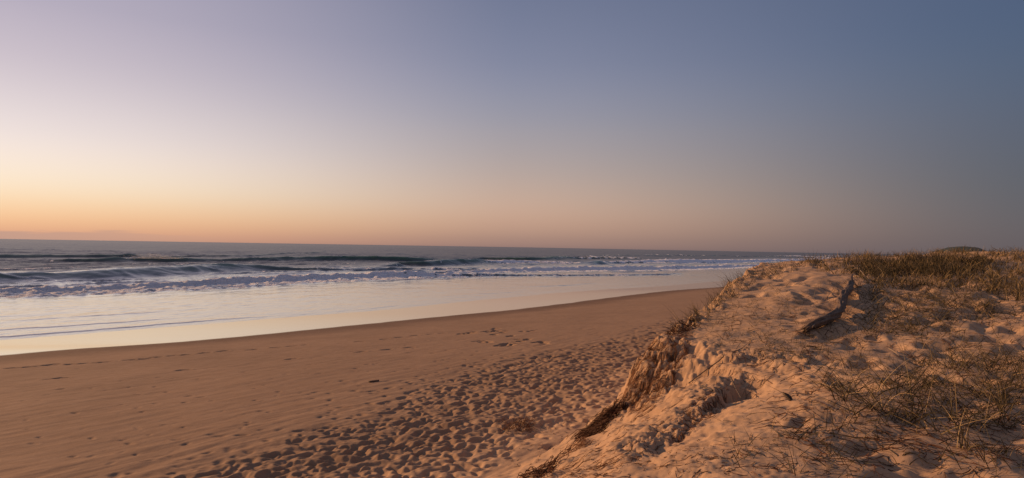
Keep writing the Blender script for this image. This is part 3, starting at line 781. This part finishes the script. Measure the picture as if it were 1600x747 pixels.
# ------------------------------------------------------------------ roots on the broken dune edge
def strands(starts, rng, length, k=7, down=1.0, wander=0.5, lift=(0.004, 0.03), heading=None):
    n = len(starts); e = 0.06
    p = np.zeros((n, k, 3)); x, y = starts[:, 0].copy(), starts[:, 1].copy()
    hd = rng.uniform(0, 2 * np.pi, n) if heading is None else heading + rng.normal(0, 0.35, n)
    st = length / (k - 1); lf = rng.uniform(*lift, n)
    for i in range(k):
        g = ground(x, y)
        p[:, i, 0], p[:, i, 1], p[:, i, 2] = x, y, g + lf * (1 - 0.5 * abs(2 * i / (k - 1) - 1)) + rng.normal(0, 0.004, n)
        gx = (ground(x + e, y) - g) / e; gy = (ground(x, y + e) - g) / e
        sl = np.hypot(gx, gy) + 1e-6
        hd = hd + rng.normal(0, wander, n)
        dx = down * -gx / sl + (1 - down) * np.sin(hd) + 0.25 * rng.normal(size=n) * down; dy = down * -gy / sl + (1 - down) * np.cos(hd) + 0.25 * rng.normal(size=n) * down
        m = np.hypot(dx, dy) + 1e-6
        cs = 1 / np.sqrt(1 + (sl * (down > 0.5)) ** 2)
        x = x + dx / m * st * cs; y = y + dy / m * st * cs
    return p

Rg = np.random.default_rng(31)
def fibre(poly, n, length, rad, tone, near=False, **kw):
    q = in_poly(poly, n, Rg); s, ok = hit(q[:, 0], q[:, 1]); s = s[ok]
    if not near: s = s[toe_u(s[:, 0], s[:, 1]) > -0.9]
    if near: s = s[np.abs(s[:, 1] - np.median(s[:, 1])) < near]
    p = strands(s, Rg, Rg.uniform(*length, len(s)), **kw)
    r = Rg.uniform(*rad, len(s))[:, None] * np.linspace(1, 0.5, p.shape[1])[None]
    return tubes(p, r, np.clip(Rg.uniform(*tone, len(s)), 0, 1))

ROOTY = [(1022, 512), (1075, 496), (1086, 520), (1072, 560), (1050, 600), (1022, 640), (990, 645), (975, 620), (988, 580), (1004, 540)]
parts = [fibre(ROOTY, 1300, (0.08, 0.38), (0.0015, 0.004), (0.3, 1.0), lift=(0.0, 0.06), wander=0.4),
         fibre([(1035, 505), (1080, 490), (1092, 515), (1050, 530)], 160, (0.15, 0.4), (0.004, 0.008), (0.0, 0.35), lift=(0.02, 0.12), wander=0.5, down=0.5),
         fibre(ROOTY, 170, (0.10, 0.4), (0.002, 0.005), (0.0, 0.3), lift=(0.02, 0.10), wander=0.4)]
c, f, t = join(parts)
add('hanging_roots', mesh_from('hanging_roots', c, f, M_ROOT, attrs={'tone': t}), kind='stuff', label='reddish brown roots hanging down the broken dune face', category='roots')
parts = [fibre([(1010, 640), (1130, 560), (1165, 545), (1150, 600), (1100, 650), (1050, 690), (960, 747), (860, 747), (930, 690)], 300, (0.04, 0.30), (0.0015, 0.0035), (0.1, 0.8), lift=(0.0, 0.015), wander=0.3, down=0.75),
         fibre([(1040, 700), (1070, 640), (1120, 600), (1140, 615), (1120, 650), (1060, 690)], 240, (0.05, 0.22), (0.002, 0.004), (0.1, 0.8), lift=(0.0, 0.03), wander=0.4, down=0.8),
         fibre([(860, 747), (1000, 640), (1100, 690), (1300, 660), (1300, 747)], 260, (0.04, 0.22), (0.0015, 0.004), (0.0, 0.5), lift=(0.0, 0.015), wander=0.5, down=0.2),
         fibre([(780, 700), (900, 640), (1000, 610), (960, 680), (800, 740)], 160, (0.03, 0.15), (0.002, 0.005), (0.0, 0.5), lift=(0.0, 0.015), wander=0.5, down=0.3),
         fibre([(1110, 480), (1330, 440), (1600, 500), (1600, 740), (1300, 740), (1150, 600)], 950, (0.08, 0.38), (0.0018, 0.0055), (0.0, 0.5), lift=(0.0, 0.03), wander=0.35, down=0.0)]
c, f, t = join(parts)
add('root_litter', mesh_from('root_litter', c, f, M_ROOT, attrs={'tone': t}), kind='stuff', label='thin dry roots and stems strewn over the sand slope', category='litter')

def fibre_thing(name, label, cat, polys, group=None):
    parts = [fibre(pl, n, ln, rd, tn, near=0.8 if name == 'root_mat' else 0.45, **kw) for pl, n, ln, rd, tn, kw in polys]
    c, f, t = join(parts)
    o = np.array([c[:, 0].mean(), c[:, 1].mean(), c[:, 2].min()])
    props = dict(label=label, category=cat)
    if group: props['group'] = group
    return add(name, mesh_from(name, c - o, f, M_ROOT, attrs={'tone': t}), loc=o, **props)

fibre_thing('root_mat', 'long dark mat of matted roots lying down the sand slope', 'root mat',
            [([(982, 632), (966, 630), (940, 652), (926, 672), (906, 698), (919, 696), (942, 676), (962, 654)], 420, (0.15, 0.45), (0.004, 0.008), (0.0, 0.35), dict(lift=(0.01, 0.14), wander=0.3, down=0.75))])
fibre_thing('dry_brush_clump', 'brown brush clump on the trampled sand at the dune foot', 'dry brush',
            [([(785, 668), (800, 658), (830, 658), (835, 676), (812, 684), (788, 680)], 190, (0.10, 0.3), (0.003, 0.006), (0.05, 0.55), dict(lift=(0.0, 0.16), wander=0.6, down=0.0))], 'dry brush clumps')
fibre_thing('dry_brush_clump', 'dark brush clump with a bark scrap at the bottom edge of the photo', 'dry brush',
            [([(815, 747), (840, 724), (872, 722), (866, 735), (845, 760), (815, 760)], 210, (0.10, 0.28), (0.003, 0.006), (0.0, 0.5), dict(lift=(0.0, 0.11), wander=0.6, down=0.2))], 'dry brush clumps')
fibre_thing('dry_brush_clump', 'thin reddish brush clump on the slope below the dark root mat', 'dry brush',
            [([(880, 702), (905, 690), (930, 688), (922, 697), (885, 712)], 90, (0.10, 0.25), (0.002, 0.005), (0.2, 0.8), dict(lift=(0.0, 0.06), wander=0.6, down=0.3))], 'dry brush clumps')

# ------------------------------------------------------------------ driftwood log and sticks
def tube_mesh(path, rad, sides, rng, rough=0.12, freq=3.0, flat=1.0, jag0=0.0, jag1=0.0):
    path = np.asarray(path, float); k = len(path)
    d = np.gradient(path, axis=0); d /= np.linalg.norm(d, axis=1, keepdims=True)
    s1 = np.cross(d, [0, 0, 1.0]); s1 /= np.linalg.norm(s1, axis=1, keepdims=True) + 1e-9
    s2 = np.cross(s1, d)
    q = np.linspace(0, 2 * np.pi, sides, endpoint=False)
    L = np.concatenate([[0], np.cumsum(np.linalg.norm(np.diff(path, axis=0), axis=1))])
    QQ, LL = np.meshgrid(q, L)
    nz = 1 + rough * (fbm(np.cos(QQ) * 1.7 + LL * 0.6, np.sin(QQ) * 1.7 + LL * freq * 0.5, 3) * 1.6 + 0.5 * fbm(QQ * 3.2, LL * 0.9, 2))
    R = np.asarray(rad)[:, None] * nz
    co = path[:, None] + R[..., None] * (np.cos(QQ)[..., None] * s1[:, None] + flat * np.sin(QQ)[..., None] * s2[:, None])
    co[0] += d[0] * (jag0 * rng.uniform(-1, 1, sides))[:, None]; co[-1] += d[-1] * (jag1 * rng.uniform(-1, 1, sides))[:, None]
    co = co.reshape(-1, 3)
    i = np.arange(k - 1)[:, None] * sides; j = np.arange(sides)[None]
    f = np.stack([i + j, i + (j + 1) % sides, i + sides + (j + 1) % sides, i + sides + j], -1).reshape(-1, 4)
    c0, c1 = len(co), len(co) + 1
    co = np.vstack([co, path[0] + d[0] * 0.02, path[-1] - d[-1] * 0.02])
    jj = np.arange(sides)
    cap = np.concatenate([np.stack([np.full(sides, c0), (jj + 1) % sides, jj, jj], -1), np.stack([np.full(sides, c1), (k - 1) * sides + jj, (k - 1) * sides + (jj + 1) % sides, (k - 1) * sides + (jj + 1) % sides], -1)])
    tri = cap[:, :3]
    return co, f, tri

def solid(name, co, quads, tris, mat):
    me = bpy.data.meshes.new(name)
    me.from_pydata(co.tolist(), [], quads.tolist() + tris.tolist()); me.materials.append(mat)
    me.polygons.foreach_set('use_smooth', np.ones(len(me.polygons), bool)); me.update()
    return me

def resample(pts, n):
    pts = np.asarray(pts, float)
    L = np.concatenate([[0], np.cumsum(np.linalg.norm(np.diff(pts, axis=0), axis=1))])
    t = np.linspace(0, L[-1], n)
    p = np.stack([np.interp(t, L, pts[:, i]) for i in range(3)], -1)
    for _ in range(6): p[1:-1] = 0.25 * p[:-2] + 0.5 * p[1:-1] + 0.25 * p[2:]
    return p

Lr = np.random.default_rng(3)
lp, _ = hit([1258, 1274, 1292, 1308, 1318, 1324, 1329], [523, 518, 509, 496, 479, 464, 448])
lp[:, 2] += np.array([0.06, 0.07, 0.08, 0.11, 0.14, 0.15, 0.17])
lp[:, 2] = 0.35 * lp[:, 2] + 0.65 * np.convolve(np.pad(lp[:, 2], 1, mode='edge'), [1 / 3] * 3, 'valid')
log_path = resample(lp, 44)
origin = Vector(log_path[0]); origin.z = float(ground(np.array([log_path[0][0]]), np.array([log_path[0][1]]))[0])
log = add('driftwood_log', None, loc=origin, label='crooked grey driftwood log half buried on the dune, splintered at its lower end', category='log')
ox = np.array(origin)
log_path[1:-1] += np.stack([0.04 * np.sin(np.linspace(0, 9, 42)), 0.05 * np.cos(np.linspace(0, 7, 42)), 0.02 * np.sin(np.linspace(1, 12, 42))], -1)
rad = np.interp(np.linspace(0, 1, 44), [0, 0.08, 0.2, 0.35, 0.5, 0.65, 0.8, 1], [0.055, 0.082, 0.078, 0.088, 0.084, 0.090, 0.086, 0.070])
c, q, t = tube_mesh(log_path - ox, rad, 32, Lr, rough=0.36, freq=4.0, flat=0.92, jag0=0.10, jag1=0.07)
add('trunk', solid('trunk', c, q, t, M_LOG), log)
sp, _ = hit([1240, 1250], [522, 516])
for (ex, ey), up, r0 in (((1239, 521), 0.03, 0.045), ((1247, 513), 0.10, 0.035), ((1258, 521), 0.02, 0.03)):
    e, _ = hit(ex, ey); e = e[0] + [0, 0, up]
    pth = resample([log_path[4] + Lr.normal(0, 0.02, 3), 0.5 * (log_path[2] + e) + Lr.normal(0, 0.015, 3), e], 10)
    c, q, t = tube_mesh(pth - ox, np.linspace(r0, 0.006, 10), 8, Lr, rough=0.2, flat=0.5)
    add('splinter', solid('splinter', c, q, t, M_LOG), log)
tip, _ = hit(1331, 438); tip = tip[0] + [0, 0, 0.12]
pth = resample([log_path[-3], 0.5 * (log_path[-1] + tip), tip], 8)
c, q, t = tube_mesh(pth - ox, np.linspace(0.065, 0.022, 8), 10, Lr, rough=0.2)
add('branch_stub', solid('branch_stub', c, q, t, M_LOG), log)
def stick(name, pix, r0, r1, lift, mat, label, cat='stick', group=None, twigs=()):
    p, _ = hit([a for a, b in pix], [b for a, b in pix]); p[:, 2] += lift
    pth = resample(p, 12); o = pth[0].copy(); o[2] -= lift
    g = ground(pth[:, 0], pth[:, 1]); pth[:, 2] = np.maximum(pth[:, 2], g + 0.4 * r0)
    c, q, t = tube_mesh(pth - o, np.linspace(r0, r1, 12), 7, Lr, rough=0.2)
    ob = add(name, solid(name, c, q, t, mat), loc=o, label=label, category=cat)
    if group: ob['group'] = group
    for (a, b) in twigs:
        e, _ = hit(a, b); e = e[0] + [0, 0, lift + 0.03]
        m = pth[np.argmin(np.linalg.norm(pth - e, axis=1))]
        tp = resample([m, 0.5 * (m + e) + [0, 0, 0.02], e], 6)
        c, q, t = tube_mesh(tp - o, np.linspace(r1, r1 * 0.5, 6), 6, Lr, rough=0.15)
        add('side_twig', solid('side_twig', c, q, t, mat), ob)
    return ob

stick('beach_stick', [(577, 598), (584, 597), (592, 596)], 0.035, 0.028, 0.02, M_TWIG, 'short dark stick lying alone on the smooth beach sand')
stick('long_stick', [(1076, 602), (1105, 582), (1135, 560), (1160, 546)], 0.009, 0.006, 0.01, M_TWIG, 'long thin stick lying down the lit sand slope above the broken spur', twigs=[(1128, 560)])
stick('broken_twig', [(1096, 609), (1104, 612), (1113, 616)], 0.018, 0.010, 0.04, M_TWIG, 'short thick dark twig poking out of the top of the broken spur')
stick('forked_twig', [(1142, 597), (1148, 610), (1158, 627)], 0.008, 0.004, 0.03, M_TWIG, 'thin forked twig standing in the shaded hollow beside the spur', twigs=[(1136, 612), (1162, 612)])
stick('straw_stem', [(1388, 548), (1397, 553), (1406, 560)], 0.007, 0.005, 0.03, M_STRAW, 'pale straw stem on bare sand below and right of the driftwood log', 'straw', 'loose straw stems')
stick('straw_stem', [(1294, 506), (1303, 500), (1311, 495)], 0.007, 0.005, 0.05, M_STRAW, 'pale straw stem leaning against the middle of the driftwood log', 'straw', 'loose straw stems')
stick('straw_stem', [(1269, 524), (1275, 515), (1281, 503)], 0.008, 0.005, 0.12, M_STRAW, 'pale straw stem crossing the lower end of the driftwood log', 'straw', 'loose straw stems')
stick('straw_stem', [(1291, 468), (1297, 460), (1303, 453)], 0.008, 0.006, 0.03, M_STRAW, 'pale straw stem on the sand above and left of the log', 'straw', 'loose straw stems')
stick('straw_stem', [(1344, 430), (1348, 435), (1351, 439)], 0.010, 0.007, 0.12, M_STRAW, 'pale straw stem at the upper end of the driftwood log', 'straw', 'loose straw stems')

def dried_leaf():
    p, _ = hit(1229, 629); p = p[0]
    n = 8
    u, v = np.meshgrid(np.linspace(-1, 1, n), np.linspace(0, 1, n))
    wd = 0.045 * np.sin(np.clip(v, 0.02, 0.98) * np.pi) ** 0.7
    ang = u * 1.5
    co = np.stack([wd * np.sin(ang), 0.14 * v - 0.07, 0.012 + wd * (1 - np.cos(ang)) + 0.06 * v ** 2], -1).reshape(-1, 3)
    co2 = co + [0, 0, 0.003]
    f = grid_faces(n, n)
    add('dried_leaf', mesh_from('dried_leaf', np.vstack([co, co2]), np.vstack([f[:, ::-1], f + len(co)]), M_TWIG), loc=p, label='small dark curled leaf on the sand between spur and grass patch', category='leaf').rotation_euler = (0.2, 0.1, 0.8)
dried_leaf()

# ------------------------------------------------------------------ spindrift blown back off the standing wave
def spray():
    r = np.random.default_rng(9); n = 2600
    t = r.random(n) ** 0.7
    px = 205 + 65 * t + r.normal(0, 3, n); py = 402 - (7 * (1 - abs(2 * t - 0.9)) + 1) * r.random(n) ** 1.4
    z0 = 1.5; d = ray(px, np.full(n, 402.0)); tt = 165.0 / np.hypot(d[:, 0], d[:, 1])
    x, y = d[:, 0] * tt + r.normal(0, 1.2, n), d[:, 1] * tt + r.normal(0, 1.2, n)
    z = z0 + (402 - py) / FPX * 175
    s = r.uniform(0.010, 0.028, n)
    tet = np.array([[1, 1, 1], [1, -1, -1], [-1, 1, -1], [-1, -1, 1]], float)
    co = np.stack([x, y, z], -1)[:, None] + s[:, None, None] * tet[None]
    f = np.array([[0, 1, 2], [0, 3, 1], [0, 2, 3], [1, 3, 2]])
    fa = (np.arange(n) * 4)[:, None, None] + f[None]
    tm = NT('spray_droplet'); tm.bsdf.inputs['Base Color'].default_value = (0.85, 0.83, 0.82, 1); tm.bsdf.inputs['Roughness'].default_value = 0.4
    tm.bsdf.inputs['Transmission Weight'].default_value = 0.3
    add('sea_spray', mesh_from('sea_spray', co.reshape(-1, 3), fa.reshape(-1, 3), tm.m), kind='stuff', label='thin spray blowing off a green breaking wave', category='spray')
spray()
